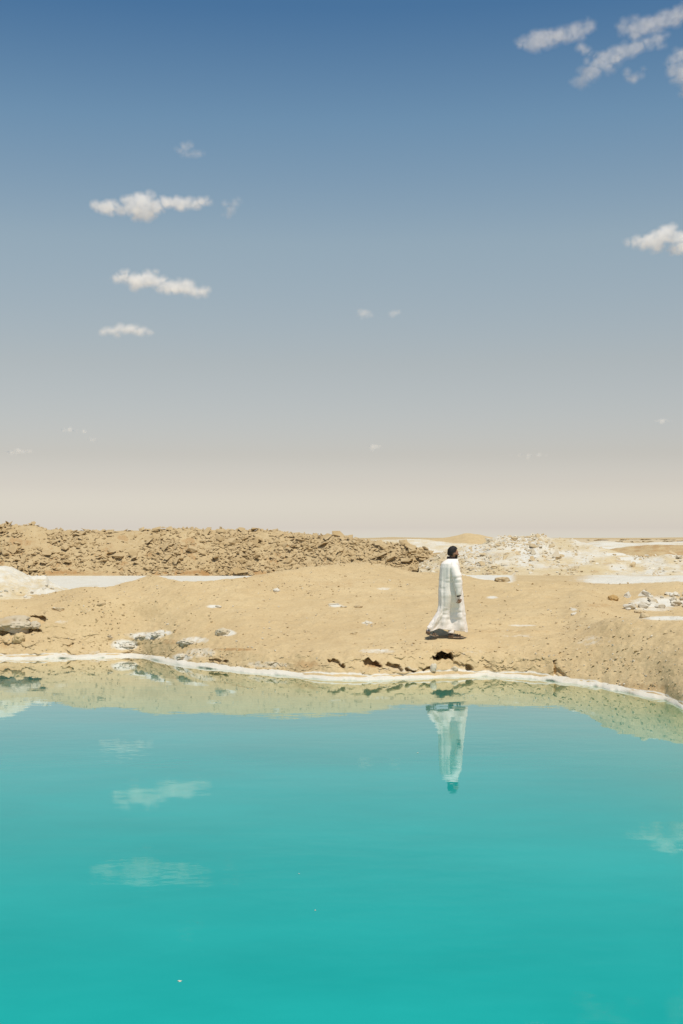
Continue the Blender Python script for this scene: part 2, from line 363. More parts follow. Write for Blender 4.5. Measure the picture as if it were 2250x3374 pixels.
# ------------------------------------------------------------------ the pool: one sheet with a shallow margin along the far shore
wx = np.linspace(-14, 14, 300); wx = np.concatenate([np.linspace(-90, -14.2, 30), wx, np.linspace(14.2, 90, 30)])
wy = np.concatenate([np.linspace(-60, 14, 40), np.linspace(14.1, 31, 200)])
WX, WY = np.meshgrid(wx, wy)
j = np.clip(np.searchsorted(U, WX / np.maximum(WY, 1)), 0, NC - 1)
dist = A_Yc[j] - WY
shallow = .75 * (1 - sstep(0.2, 4.4, dist)) + .25 * (1 - sstep(2, 11, dist)); shallow[WY < 2] = 0
water = mesh_obj('water', np.stack([WX, WY, np.zeros_like(WX)], -1).reshape(-1, 3), grid_faces(*WX.shape), WATER, attrs={'shallow': shallow})
tag(water, 'still turquoise brine of the salt pool', kind='structure')

# white salt crust along the waterline
cols = np.arange(np.searchsorted(UP, -700), np.searchsorted(UP, 2900))
cu = U[cols]; cy0 = A_Yc[cols]; cpx = UP[cols]
wdt = .44 + .16 * noise(cpx / 90., 3.) + .09 * noise(cpx / 28., 8.) + .12 * sstep(1900, 2250, cpx)
prof = [(-.22, -.05), (-.10, .004), (-.02, .022), (.12, .040), (.45, .062), (.80, .085), (1.0, .075), (1.12, -.03)]
V = []
for k, (s, z) in enumerate(prof):
    yy = cy0 + s * wdt + (.025 * noise(cpx / 11., k * .5) + .06 * noise(cpx / 37., k * .35)) * (1 if k < 7 else 0)
    zz = z + (.004 * noise(cpx / 14., k * .7 + 5) if 1 < k < 7 else 0) * np.ones_like(cpx)
    V.append(np.stack([cu * yy, yy, zz], -1))
crust = mesh_obj('salt_shore', np.array(V).reshape(-1, 3), grid_faces(len(prof), len(cols)), SALTSHEET)
tag(crust, 'narrow white salt crust along the far waterline', kind='structure')

# drained salt pan behind the sand crest
px_e = np.linspace(-900, 1250, 130)
V = [np.stack([(px_e - CX) / F * y, np.full_like(px_e, y), .74 + .004 * noise(px_e / 40., y / 3.)], -1) for y in np.linspace(33.0, 66.0, 24)]
tag(mesh_obj('salt_pan', np.array(V).reshape(-1, 3), grid_faces(24, 130), SALTSHEET), 'flat white drained salt pan below the rubble ridge', kind='structure')

# ------------------------------------------------------------------ hills of dug spoil behind
def hill(name, label, px0, px1, ncol, y_base, y_top, z_base, tops, m, prof, amp=1.0, saltf=None, rustf=None, nrow=150, back=1.7, end=90):
    px = np.linspace(px0, px1, ncol); u = (px - CX) / F
    yb = np.interp(px, *zip(*y_base)) if isinstance(y_base, list) else np.full(ncol, float(y_base))
    yt = np.interp(px, *zip(*y_top)) if isinstance(y_top, list) else np.full(ncol, float(y_top))
    zb = np.interp(px, *zip(*z_base)) if isinstance(z_base, list) else np.full(ncol, float(z_base))
    zt = zof(smooth_interp(px, *[list(q) for q in zip(*tops)], 12), yt)
    s = np.concatenate([np.linspace(-.06, 1, nrow), np.linspace(1, back, 30)[1:]])[:, None]
    Y = yb + (yt - yb) * s
    pf = np.where(s <= 1, prof(np.clip(s, 0, 1)), 1 - ((np.clip(s, 1, 9) - 1) / (back - 1))**1.5 * 1.15)
    Z = zb + (zt - zb) * pf
    Z = np.where(s < 0, zb + s * 6, Z)
    X = u[None] * Y
    k = np.clip(s * 6, 0, 1) * (1 - .65 * np.exp(-((s - 1) / .12)**2))
    Z = Z + amp * k * (.11 * fbm(X / 1.8, Y / 1.8, 7, 4, .55) + .05 * np.abs(fbm(X / .55, Y / .45, 3, 3, .6)))
    pxr, pyr = proj(X, Y, Z)
    at_ = {'salt': saltf(pxr, pyr, s) if saltf else np.zeros_like(X), 'rust': rustf(pxr, pyr, s) if rustf else np.zeros_like(X)}
    o = mesh_obj(name, np.stack([X, Y, Z], -1).reshape(-1, 3), grid_faces(*X.shape), m, attrs=at_)
    tag(o, label, kind='structure')
    return X, Y, Z, pxr, pyr, s

ridge_top = [(-500, 1735), (-200, 1742), (0, 1732), (20, 1727), (60, 1733), (112, 1729), (160, 1747), (184, 1741), (213, 1749), (290, 1748), (388, 1751), (485, 1750), (509, 1745), (558, 1743), (625, 1740), (680, 1746), (757, 1745), (778, 1745), (850, 1750), (913, 1748), (970, 1760), (1000, 1765), (1088, 1765), (1136, 1776), (1209, 1783), (1258, 1791), (1330, 1797), (1418, 1817), (1460, 1850), (1500, 1885)]
rprof = lambda s: .10 * s + .90 * (1 - (1 - s)**1.55) * s**.25
RG = hill('hill', 'long tan ridge of rubble behind the white pan', -500, 1500, 700, [(-500, 61.5), (900, 61.5), (1500, 58)], [(-500, 66), (900, 66), (1500, 60)], .70, ridge_top, SPOIL, rprof,
          saltf=lambda x, y, s: 0.12 * sstep(.2, .6, s) + 0 * x,
          rustf=lambda x, y, s: (1.0 * np.exp(-((s - .075) / .05)**2) * (.62 + .35 * noise(x / 60., 2.)) + .5 * sstep(.35, .8, fbm(x / 45., s * 5, 2, 3))) + 0 * x)
mound_top = [(1380, 1860), (1440, 1830), (1480, 1812), (1530, 1805), (1584, 1797), (1612, 1780), (1643, 1767), (1691, 1766), (1715, 1768), (1742, 1768), (1763, 1762), (1793, 1765), (1806, 1775), (1844, 1775), (1898, 1778), (1912, 1787), (1935, 1790), (1960, 1800), (2000, 1812), (2060, 1830), (2110, 1838), (2160, 1832), (2200, 1824), (2235, 1832), (2280, 1838), (2500, 1830), (2900, 1850)]
def mound_salt(x, y, s):
    r = .45 + .35 * fbm(x / 60., y / 22., 5, 3)
    r = r + .45 * np.exp(-((x - 1740) / 70)**2 - ((y - 1805) / 28)**2) + .4 * sstep(1500, 1560, x) * np.exp(-((x - 1585) / 75)**2 - ((y - 1812) / 12)**2)
    r = r - .55 * sstep(1855, 1885, y) * (1 - sstep(1960, 2040, x)) - .25 * np.exp(-((x - 1850) / 40)**2 - ((y - 1785) / 9)**2)
    for cx, cy, rx, ry in ((2035, 1826, 34, 4), (2072, 1841, 34, 5), (2095, 1850, 14, 6)): r = r + 1.2 * np.exp(-(((x - cx) / rx)**4 + ((y - cy) / ry)**4))
    return np.clip(r, 0, 1)
MD = hill('hill', 'pale salt-strewn mound right of the walking man', 1380, 2900, 520, 40.0, [(1380, 54), (1900, 54), (2000, 50), (2900, 50)], [(1380, 1.22), (1900, 1.30), (2900, 1.38)], mound_top, PALE,
          lambda s: s**.8, amp=.8, saltf=mound_salt, rustf=lambda x, y, s: .35 * sstep(.3, .9, fbm(x / 40., y / 12., 8, 3)) + 0 * x)
hill('hill', 'smooth sandy cone on the horizon behind the man', 1380, 1720, 90, 100, 108, 1.2, [(1380, 1780), (1430, 1776), (1490, 1767), (1530, 1757), (1548, 1755), (1580, 1761), (1604, 1769), (1640, 1776), (1720, 1785)], SAND, lambda s: s, amp=.9, nrow=50)
hill('hill', 'low white salt heap beyond the end of the rubble ridge', 1180, 1600, 120, 78, 86, 1.2, [(1180, 1790), (1214, 1785), (1240, 1779), (1290, 1780), (1340, 1776), (1400, 1777), (1440, 1784), (1480, 1787), (1540, 1792), (1600, 1797)], PALE, lambda s: s, amp=.7, nrow=50,
     saltf=lambda x, y, s: .5 + .35 * noise(x / 25., y / 6.))
hill('hill', 'brown gravel hump before the white bank at right', 1960, 2700, 160, 66, 74, 1.2, [(1960, 1815), (2010, 1812), (2060, 1804), (2120, 1799), (2180, 1797), (2250, 1795), (2500, 1797), (2700, 1810)], SPOIL, lambda s: s**.8, amp=1.0, nrow=60,
     rustf=lambda x, y, s: .3 + .3 * noise(x / 20., y / 5.))
hill('hill', 'smooth white salt bank under the layered rock ledge', 1860, 3000, 200, 84, 100, 1.2, [(1860, 1800), (1930, 1790), (1985, 1780), (2050, 1788), (2100, 1791), (2160, 1787), (2250, 1784), (2500, 1785), (3000, 1785)], PALE, lambda s: s**.9, amp=.4, nrow=50, saltf=lambda x, y, s: .72 + .3 * noise(x / 40., y / 5.))
hill('hill', 'far low grey plateau on the hazy horizon', 1100, 3600, 200, 900, 1200, 1.3, [(1100, 1774), (1230, 1772), (1290, 1769.5), (1350, 1771), (1420, 1772), (1700, 1772), (1930, 1772.5), (2150, 1772), (2200, 1771), (2300, 1770), (3600, 1770)], SPOIL, lambda s: s, amp=.5, nrow=20)

# ------------------------------------------------------------------ rocks
def hull_rock(n, flat, seed, jag=.35):
    r = random.Random(seed); bm = bmesh.new()
    for _ in range(n):
        v = Vector((r.gauss(0, 1), r.gauss(0, 1), r.gauss(0, 1))).normalized() * (1 - jag * r.random())
        bm.verts.new((v.x, v.y * (.6 + .4 * r.random()), v.z * flat))
    bmesh.ops.convex_hull(bm, input=bm.verts)
    bmesh.ops.delete(bm, geom=[v for v in bm.verts if not v.link_faces], context='VERTS')
    bmesh.ops.triangulate(bm, faces=bm.faces)
    me = bpy.data.meshes.new('rock'); bm.to_mesh(me); bm.free(); return me
SLABS = [hull_rock(random.randint(9, 15), .18 + .18 * random.random(), 100 + k) for k in range(10)]
CHUNKS = [hull_rock(random.randint(12, 18), .55 + .3 * random.random(), 200 + k, .3) for k in range(8)]
def mesh_data(me):
    v = np.zeros(len(me.vertices) * 3); me.vertices.foreach_get('co', v)
    f = np.zeros(len(me.loops), int); me.loops.foreach_get('vertex_index', f)
    return v.reshape(-1, 3), f.reshape(-1, 3)
SLAB_D = [mesh_data(m) for m in SLABS]; CHUNK_D = [mesh_data(m) for m in CHUNKS]
def put_rock(name, me, m, loc, size, label, cat='rock', group=None, rot=None, sink=.25):
    key = me.name + m.name
    if key not in put_rock.cache:
        c = me.copy(); c.name = name; c.materials.clear(); c.materials.append(m); put_rock.cache[key] = c
    o = bpy.data.objects.new(name, put_rock.cache[key]); C.objects.link(o)
    size = size if isinstance(size, tuple) else (size, size, size)
    o.location = Vector(loc) + Vector((0, 0, size[2] * (.5 - sink) * .6)); o.scale = size
    o.rotation_mode = 'ZYX'; o.rotation_euler = rot if rot else (random.gauss(0, .28), random.gauss(0, .28), random.uniform(0, 6.28))
    return tag(o, label, cat, group)
put_rock.cache = {}
def stuff_rocks(name, label, datas, items, m):
    VV, FF, n = [], [], 0
    for loc, size, rot in items:
        v, f = datas[random.randrange(len(datas))]
        M = np.array(Euler(rot, 'ZYX').to_matrix()) * size
        VV.append(v @ M.T + np.array(loc)); FF.append(f + n); n += len(v)
    o = mesh_obj(name, np.concatenate(VV), np.concatenate(FF), m, smooth=False)
    return tag(o, label, kind='stuff')
def sample_hill(H, dens, n, smin, smax, pw=2.2, px=(0, 2250), s_rng=(0.03, 1.03)):
    X, Y, Z, pxr, pyr, s = H; out = []
    nr, nc = X.shape; tries = 0
    while len(out) < n and tries < n * 60:
        tries += 1
        i, j = random.randrange(nr - 1), random.randrange(nc - 1)
        if not (s_rng[0] < s[i, 0] < s_rng[1]) or not (px[0] - 60 < pxr[i, j] < px[1] + 60): continue
        if random.random() > dens(pxr[i, j], s[i, 0], pyr[i, j]): continue
        size = smin + (smax - smin) * random.random()**pw
        nrm = Vector((Z[i, j] - Z[i, j + 1], 0, 0)); sl = (Z[i + 1, j] - Z[i, j]) / max(.01, Y[i + 1, j] - Y[i, j])
        out.append((Vector((X[i, j], Y[i, j], Z[i, j] + size * .13)), size, (random.gauss(.42, .32), random.gauss(0, .34), random.uniform(0, 6.28))))
    return out
def ridge_dens(px, s, py):
    d = .05 + 2.3 * max(0, float(fbm(px / 110., s * 2.6, 4, 4)) - .04)
    if px > 560: d += .45 * float(sstep(560, 700, px))
    if px < 560: d += .5 * max(0, 1 - abs(s - .28) / .25)
    if 850 < px < 960 and s > .7: d *= .2
    if s > .97: d += .3
    if s < .1: d *= .4
    return min(1, d)
big = sample_hill(RG, ridge_dens, 300, .30, .72, 2.4)
for k, (loc, size, rot) in enumerate(big):
    rx, ry_ = proj(loc.x, loc.y, loc.z); tv = float(np.interp(rx, *zip(*ridge_top))); hh = (1896 - ry_) / max(20, 1896 - tv)
    where = 'at its far left end' if rx < 250 else 'over the white pan left half' if rx < 480 else 'over the white pan right half' if rx < 760 else 'behind the sand mound left flank' if rx < 980 else 'behind the sand mound top' if rx < 1220 else 'at the end near the man'
    put_rock('slab_rock', SLABS[k % len(SLABS)], RIDGEROCK, loc, size * .62, ('large' if size > .45 else 'mid-sized') + ' tan slab ' + ('on the crest of' if hh > .88 else 'high up on' if hh > .6 else 'halfway up' if hh > .3 else 'at the foot of') + ' the rubble ridge ' + where, 'rock', 'slab rocks strewn over the rubble ridge', rot)
for it, mm in ((sample_hill(RG, ridge_dens, 9000, .05, .30, 2.2), RIDGEROCK),):
    stuff_rocks('rubble', 'small broken slabs covering the rubble ridge', SLAB_D, [(l, s_ * .7, r) for l, s_, r in it], mm)
def mound_dens(px, s, py):
    d = .12 + 1.3 * max(0, float(fbm(px / 70., s * 3, 9, 3)))
    d += .9 * math.exp(-((px - 1560) / 110)**2 - ((py - 1862) / 26)**2) + .9 * math.exp(-((px - 1750) / 60)**2 - ((py - 1800) / 28)**2)
    d += .6 * math.exp(-((px - 2010) / 50)**2 - ((py - 1905) / 12)**2)
    return min(1, d * (.35 if px > 1900 else 1))
for k, (loc, size, rot) in enumerate(sample_hill(MD, mound_dens, 130, .14, .42, 2.2, px=(1420, 2250))):
    tan = random.random() < .5
    rx, ry_ = proj(loc.x, loc.y, loc.z)
    where = 'left end of the pale mound beside the man' if rx < 1600 else 'left slope of the pale mound' if rx < 1700 else 'pale mound below its white peak' if rx < 1800 else 'right slope of the pale mound' if rx < 1950 else 'far right part of the pale mound'
    put_rock('salt_rock', SLABS[k % len(SLABS)], ROCK if tan else SALTROCK, loc, size * .62,
             ('large ' if size > .25 else 'small ') + ('tan slab ' if tan else 'whitish salt rock ') + ('high on the ' if ry_ < 1800 else 'midway on the ' if ry_ < 1855 else 'low on the ') + where, 'rock', 'tan slabs on the pale mound' if tan else 'salt rocks on the pale mound', rot)
stuff_rocks('rubble', 'small tan stones scattered on the pale mound', SLAB_D, [(l, s_ * .7, r) for l, s_, r in sample_hill(MD, mound_dens, 800, .05, .16, 1.6, px=(1420, 2250))], ROCK)
stuff_rocks('rubble', 'small white salt crumbs scattered on the pale mound', SLAB_D, [(l, s_ * .7, r) for l, s_, r in sample_hill(MD, mound_dens, 700, .05, .18, 1.6, px=(1420, 2250))], SALTROCK)

# layered rock ledge on the skyline at right: separate slabs in two courses
led = bpy.data.objects.new('rock_ledge', None); C.objects.link(led); led.location = at(2100, 1785, 104)
tag(led, 'brown layered rock ledge on the skyline above the white bank', 'rock ledge')
for course, (y0, y1) in enumerate(((1776.5, 1783), (1782, 1790))):
    x = 1936 + course * 14
    while x < 2420:
        wpx = random.uniform(14, 44)
        a = at(x, y0 - (x - 1936) * .010 + random.uniform(-.6, .8), 104); b = at(x + wpx, y1 - (x - 1936) * .012 + random.uniform(-1, 1), 104)
        if not (course == 1 and random.random() < .18):
            o = bpy.data.objects.new('slab', SLABS[random.randrange(10)].copy()); o.data.materials.clear(); o.data.materials.append(OCHRE if random.random() < .25 else ROCK)
            C.objects.link(o); o.parent = led
            o.location = Vector(((a.x + b.x) / 2, 104 + random.uniform(-.3, .3) - course * .35, (a.z + b.z) / 2)) - led.location
            o.scale = ((b.x - a.x) * .68, .8, abs(a.z - b.z) * 1.5); o.rotation_euler = (0, 0, random.uniform(-.2, .2))
        x += wpx * .85

# white rock pile in the hollow at right
for k in range(46):
    px = 2060 + 215 * random.random()**.8; py = 1962 + 48 * random.random() - (px - 2060) * .02
    p = on_ground(px, py)
    put_rock('salt_chunk', CHUNKS[k % 8], WHITESALT if random.random() < .75 else SALTROCK, p, (.09 + .20 * random.random()**1.6) * .62, ('upper ' if py < 1985 else 'lower ') + 'white salt chunk in the ' + ('left' if px < 2120 else 'middle' if px < 2190 else 'right') + ' part of the pile in the far right hollow', 'rock', 'salt chunks piled in the hollow')

# larger single stones
def lumpy(name, m, loc, dims, seed, rot=0.0, amp=.22, sub=4, cuts=5, parent=None):
    bm = bmesh.new(); bmesh.ops.create_icosphere(bm, subdivisions=sub, radius=1.0)
    v = np.array([x.co[:] for x in bm.verts])
    d = 1 + amp * fbm(v[:, 0] * 1.3 + seed, v[:, 1] * 1.3, v[:, 2] * 1.3 + seed * .7, 3, .55) + amp * .35 * fbm(v[:, 0] * 5 + seed, v[:, 1] * 5, v[:, 2] * 5, 3, .6)
    v = v * d[:, None]
    r = np.random.default_rng(seed)
    for _ in range(cuts):                                # broken planes
        n = r.normal(size=3); n /= np.linalg.norm(n); h = .72 + .15 * r.random(); e = v @ n - h
        v = v - np.where(e > 0, e, 0)[:, None] * n * .85
    rxy = np.maximum(np.hypot(v[:, 0], v[:, 1]), .35)             # below the middle the stone goes straight down into the ground
    k_ = np.where(v[:, 2] < 0, np.maximum(1, .92 / rxy), 1); v[:, :2] *= k_[:, None]
    v = v * np.array(dims); c, s = math.cos(rot), math.sin(rot)
    v = np.stack([v[:, 0] * c - v[:, 1] * s, v[:, 0] * s + v[:, 1] * c, v[:, 2]], -1)
    f = [[x.index for x in fc.verts] for fc in bm.faces]; bm.free()
    o = mesh_obj(name, v, np.array(f), m); o.location = loc
    if parent: o.parent = parent
    return o
singles = [
    ('boulder', GREYROCK, 45, 2064, (.36, .30, .17), 'large grey salt-crusted boulder overhanging the bank at far left'),
    ('boulder', GREYROCK, 118, 2064, (.12, .12, .08), 'small knobbly grey rock wedged beside the far left boulder'),
    ('boulder', SAND, 62, 2108, (.14, .12, .10), 'rounded sandy lump just below the far left boulder'),
    ('stone', OCHRE, 2020, 1976, (.11, .10, .08), 'rounded orange ochre stone on the sand left of the white pile'),
    ('stone', WHITESALT, 909, 1948, (.080, .07, .055), 'single round white stone on the sand mound'),
    ('stone', WHITESALT, 720, 2001, (.07, .06, .035), 'small white stone on the left sand slope beside a salt patch'),
    ('stone', WHITESALT, 1890, 2026, (.055, .05, .03), 'tiny bright white stone on the sand right of the man'),
    ('stone', ROCK, 1178, 2002, (.09, .08, .035), 'brown flat stone right of the pale shards on the sand mound'),
    ('stone', ROCK, 2106, 2020, (.13, .10, .05), 'tan stone with dark underside at the foot of the white pile'),
    ('stone', ROCK, 2124, 2034, (.10, .08, .06), 'lowest tan stone below the white pile beside the salt flat'),
    ('stone', SALTROCK, 738, 2088, (.16, .12, .09), 'whitish salt knob above the left shore'),
    ('stone', ROCK, 196, 2008, (.12, .08, .045), 'crumbled brown clod on the left slope'),
    ('stone', ROCK, 1656, 1914, (.17, .13, .09), 'tan block sitting on the white strip right of the man'),
    ('stone', ROCK, 1165, 2089, (.05, .04, .025), 'small dark clod on the sand left of the man'),
    ('stone', ROCK, 330, 1993, (.08, .06, .035), 'small brown stone high on the left sand slope'),
    ('stone', SALTROCK, 1497, 2212, (.07, .06, .06), 'pale stone at the right foot of the cave mouth'),
    ('stone', SALTROCK, 1424, 2204, (.06, .06, .08), 'pale upright stone at the left foot of the cave mouth'),
]
for k, (nm, m, px, py, dims, lab) in enumerate(singles):
    if not lab: continue
    p = on_ground(px, py)
    tag(lumpy(nm, m, p + Vector((0, 0, dims[2] * .25)), dims, 11 + k * 7, random.uniform(-.4, .4), .42 if dims[0] > .3 else .28, 5 if dims[0] > .3 else 4 if dims[0] > .1 else 3, 3), lab, 'boulder' if nm == 'boulder' else 'stone')
# thin pale crust shards on the mound
for k, (px, py, a, lab) in enumerate([(1098, 1992, .16, 'pale flat salt shard tilted on the sand mound, left of two'), (1132, 2000, .12, 'pale flat salt shard on the sand mound, right of two'), (1212, 2052, .17, 'pale flat shard low on the mound left of the man')]):
    p = on_ground(px, py)
    put_rock('salt_shard', SLABS[k], SALTROCK, p, (a, a * .7, .06), lab, 'shard', rot=(random.uniform(-.1, .3), random.uniform(-.2, .2), k * .8))
# lumpy salt outcrops above the left shore
for k, (px, py, dims, m, lab) in enumerate([(405, 2136, (.26, .16, .13), WHITESALT, 'white salt outcrop at the left shore, nearest the water'),
        (470, 2104, (.20, .14, .08), SALTROCK, 'dirty white crust lump beside the white shore outcrop'), (525, 2096, (.26, .16, .11), WHITESALT, 'white salt crust ridge higher on the left shore'),
        (620, 2124, (.26, .18, .13), SALTROCK, 'creamy rounded salt crust above the bend in the left shore'), (600, 2172, (.14, .10, .09), SALTROCK, 'creamy salt knob at the waterline by the left bend'),
        (362, 2102, (.10, .08, .09), GREYROCK, 'brownish crust knob left of the white shore outcrop')]):
    p = on_ground(px, py); tag(lumpy('salt_outcrop', m, p + Vector((0, dims[1] * 1.1, .02)), (dims[0] * .8, dims[1] * 1.0, dims[2] * .5), 300 + 5 * k, 0, .50, 5, 0), lab, 'salt outcrop')
# salt heap at the left edge
hp = np.linspace(-420, 262, 170); hs = np.linspace(0, 1.5, 90)[:, None]
top_l = smooth_interp(hp, [-420, -150, 0, 40, 80, 108, 124, 152, 160, 200, 262], [1930, 1880, 1868, 1873, 1889, 1902, 1897, 1899, 1916, 1937, 1962], 5)
bot_l = smooth_interp(hp, [-420, -150, 0, 60, 110, 150, 200, 262], [1990, 1990, 1985, 1979, 1975, 1962, 1957, 1962], 10)
yb = np.array([on_ground(q, b_).y for q, b_ in zip(hp, bot_l)]); yb = np.convolve(np.pad(yb, 6, 'edge'), np.ones(13) / 13, 'valid'); yt = yb + 2.5
HYY = yb + (yt - yb) * hs
pyl = bot_l + (top_l - bot_l) * np.clip(hs, 0, 1)**.9
HZ = zof(pyl, np.minimum(HYY, yt)) - np.where(hs > 1, (hs - 1)**1.3 * 1.6, 0)
HX = (hp - CX) / F * HYY
kk = np.clip(hs * 5, 0, 1)
HZ = HZ + kk * (.06 * fbm(HX / .5, HYY / .5, 2, 4, .6) + .025 * np.abs(noise(HX / .12, HYY / .12, 1))) - (1 - np.clip(hs * 12, 0, 1)) * .12
HYY = HYY - kk * .05 * fbm(HX / .3, HYY / .3, HZ / .3, 3)
tag(mesh_obj('salt_heap', np.stack([HX, HYY, HZ], -1).reshape(-1, 3), grid_faces(*HX.shape), PALE, attrs={'salt': .44 + .30 * fbm(HX / .7, HYY / .7, HZ / .4, 3) + .15 * hs + 0 * HX, 'rust': 0 * HX}), 'rough white salt heap at the left edge beside the pan', 'salt heap')
for k in range(16):
    j_ = random.randrange(100, 150); i_ = random.randrange(1, 22)
    put_rock('salt_lump', CHUNKS[k % 8], WHITESALT, (HX[i_, j_], HYY[i_, j_], HZ[i_, j_]), random.uniform(.03, .075), 'small white salt lump at the foot of the left salt heap', 'rock', 'salt lumps at the foot of the left heap')

# clods and pebbles on the near sand
items = []
r0, r1 = int(np.searchsorted(T, 3.2)), int(np.searchsorted(T, 9.0))
while len(items) < 5200:
    i, j_ = random.randrange(r0, r1), random.randrange(n_out, n_out + n_in)
    x, y = PXr[i, j_], PYr[i, j_]
    if not (-60 < x < 2310) or push[i, j_] > .02: continue
    if near_p[i, j_] > .35: continue
    dn = .25 + .9 * max(0, float(fbm(GX[i, j_] / 1.3, GY[i, j_] / 1.3, 6, 2))) + (.35 if x > 1800 and y > 2040 else 0) + (.3 if T[i] < 4.3 else 0)
    if random.random() > dn: continue
    s_ = .008 + .040 * random.random()**4
    items.append((Vector((GX[i, j_], GY[i, j_], GZ[i, j_] + s_ * .15)), s_, (random.gauss(0, .3), random.gauss(0, .3), random.uniform(0, 6.28))))
stuff_rocks('pebbles', 'small tan clods and pebbles scattered over the near sand', SLAB_D + CHUNK_D, items[:4300], ROCK)
stuff_rocks('pebbles', 'small pale salt pebbles scattered over the near sand', CHUNK_D, [(a, b * .8, c) for a, b, c in items[4300:]], SALTROCK)

# white flakes floating on the water
for k, (px, py, s_, lab) in enumerate([(592, 3234, .015, 'white flake floating on the pool at lower left'), (1039, 3000, .010, 'white flake floating on the open pool below its middle'), (985, 2880, .009, 'tiny white flake floating at the middle of the pool'), (1376, 2482, .018, 'white flake floating left of the reflected man')]):
    Yw = CAM_H * F / (py - HY); put_rock('salt_flake', CHUNKS[k], WHITESALT, ((px - CX) / F * Yw, Yw, .002), (s_, s_ * .6, s_ * .5), lab, 'flake', rot=(0, 0, k), sink=.2)

# ------------------------------------------------------------------ the walking man
SKIN = plain('skin', (.34, .175, .105), .55, .35, .10, 40)
HAIR = plain('hair', (.014, .011, .009), .7, .3, .2, 60, .004)
COTTON = plain('white_cotton', (.86, .775, .70), .9, .15, .03, 25, .004)
BLACKCLOTH = plain('black_cloth', (.02, .014, .015), .9, .2, .2, 60)
LEATHER = plain('sandal_leather', (.14, .085, .05), .6, .4, .3, 60)
SOLE = plain('sandal_sole', (.30, .22, .15), .8, .3, .25, 60)
gz_p = ground_z(PERSON.x + .06, PERSON.y)
PB = Vector((PERSON.x, PERSON.y, gz_p + .008))
K = .878e-3
def cx_(x): return (x - 790) * K
def ch_(y): return (2200 - y) * K

def head_points(nu=56, nv=44):
    th = np.linspace(0, 2 * math.pi, nu, endpoint=False)[None, :]; ph = np.linspace(0, math.pi, nv)[:, None]
    x = np.sin(ph) * np.cos(th); y = np.sin(ph) * np.sin(th); z = np.cos(ph) + 0 * th
    a = np.where(x > 0, .096, .104) ; X = x * a; Yy = y * .077; Z = z * .122
    X = X + np.where(x > 0, .010 * np.exp(-((z + .25) / .5)**2), 0)                     # face plane
    jaw = sstep(.15, 1.0, -z); Yy = Yy * (1 - .34 * jaw); X = X * (1 - .30 * jaw) + .028 * jaw   # narrow jaw and chin forward
    g = lambda cy, cz, sy, sz: np.exp(-((y - cy) / sy)**2 - ((z - cz) / sz)**2) * (x > 0)
    X = X + .030 * g(0, -.20, .16, .15) + .012 * g(0, .02, .14, .2)                      # nose, bridge
    X = X + .008 * g(0, .22, .5, .10)                                                    # brow
    X = X - .012 * (g(.36, .05, .2, .12) + g(-.36, .05, .2, .12))                        # eye sockets
    X = X + .009 * g(0, -.50, .3, .07) + .007 * g(0, -.60, .28, .06) + .012 * g(0, -.84, .3, .14)   # lips, chin
    e = np.exp(-((x + .02) / .17)**2 - ((z + .08) / .20)**2) * sstep(.75, .98, np.abs(y)); Yy = Yy + np.sign(y) * .020 * e   # ears
    X = X - .012 * e
    return x, y, z, X, Yy, Z
hx, hy, hz, HX_, HY_, HZ_ = head_points()
yaw, pitch = R(20), R(3)
RM = np.array((Matrix.Rotation(yaw, 3, 'Z') @ Matrix.Rotation(pitch, 3, 'Y')))
HC = np.array((cx_(825), 0.0, ch_(322)))
def head_xform(X, Y_, Z): return (np.stack([X, Y_, Z], -1).reshape(-1, 3) @ RM.T) + HC
hv = head_xform(HX_, HY_, HZ_); nv_, nu_ = HX_.shape
hf = grid_faces(nv_, nu_, True)

# body skeleton grown with a skin modifier, then welded with the head into one surface
J = {}; E_ = []
def jn(name, co, r, parent=None):
    J[name] = (co, r if isinstance(r, tuple) else (r, r))
    if parent: E_.append((parent, name))
jn('pelvis', (-.02, 0, .92), (.12, .15)); jn('spine', (-.03, 0, 1.10), (.11, .14), 'pelvis'); jn('chest', (-.03, 0, 1.30), (.12, .16), 'spine')
jn('neck', (-.005, 0, 1.47), .062, 'chest'); jn('neck2', (.02, .0, 1.56), .054, 'neck'); jn('skull', (.03, .0, 1.62), .05, 'neck2')
for sd, nm in ((-1, 'r'), (1, 'l')):
    arm = [(.02, -.17, 1.41), (.09, -.235, 1.13), (.122, -.252, .86), (.138, -.252, .785)] if sd < 0 else [(-.06, .17, 1.41), (-.06, .24, 1.13), (.0, .26, .88), (.02, .26, .80)]
    for q, (co, r) in enumerate(zip(arm, (.055, .042, .027, (.018, .036)))):
        jn(f'{nm}arm{q}', co, r, 'chest' if q == 0 else f'{nm}arm{q-1}')
    bx, by, bz_ = arm[3]
    for q in range(4):
        dx = (.033 - .0215 * q); ln = (.9, 1.0, .95, .78)[q]
        jn(f'{nm}f{q}a', (bx + dx, by, bz_ - .035), .0088, f'{nm}arm3')
        jn(f'{nm}f{q}b', (bx + dx * 1.02 - .006, by + .006, bz_ - .035 - .038 * ln), .0082, f'{nm}f{q}a')
        jn(f'{nm}f{q}c', (bx + dx * .95 - .022, by + .020, bz_ - .035 - .060 * ln), .0076, f'{nm}f{q}b')
        jn(f'{nm}f{q}d', (bx + dx * .90 - .040, by + .026, bz_ - .035 - .070 * ln), .0068, f'{nm}f{q}c')
    jn(f'{nm}t0', (bx + .040, by + .010, bz_ + .018), .011, f'{nm}arm3'); jn(f'{nm}t1', (bx + .052, by + .014, bz_ - .020), .0098, f'{nm}t0'); jn(f'{nm}t2', (bx + .046, by + .016, bz_ - .048), .0082, f'{nm}t1')
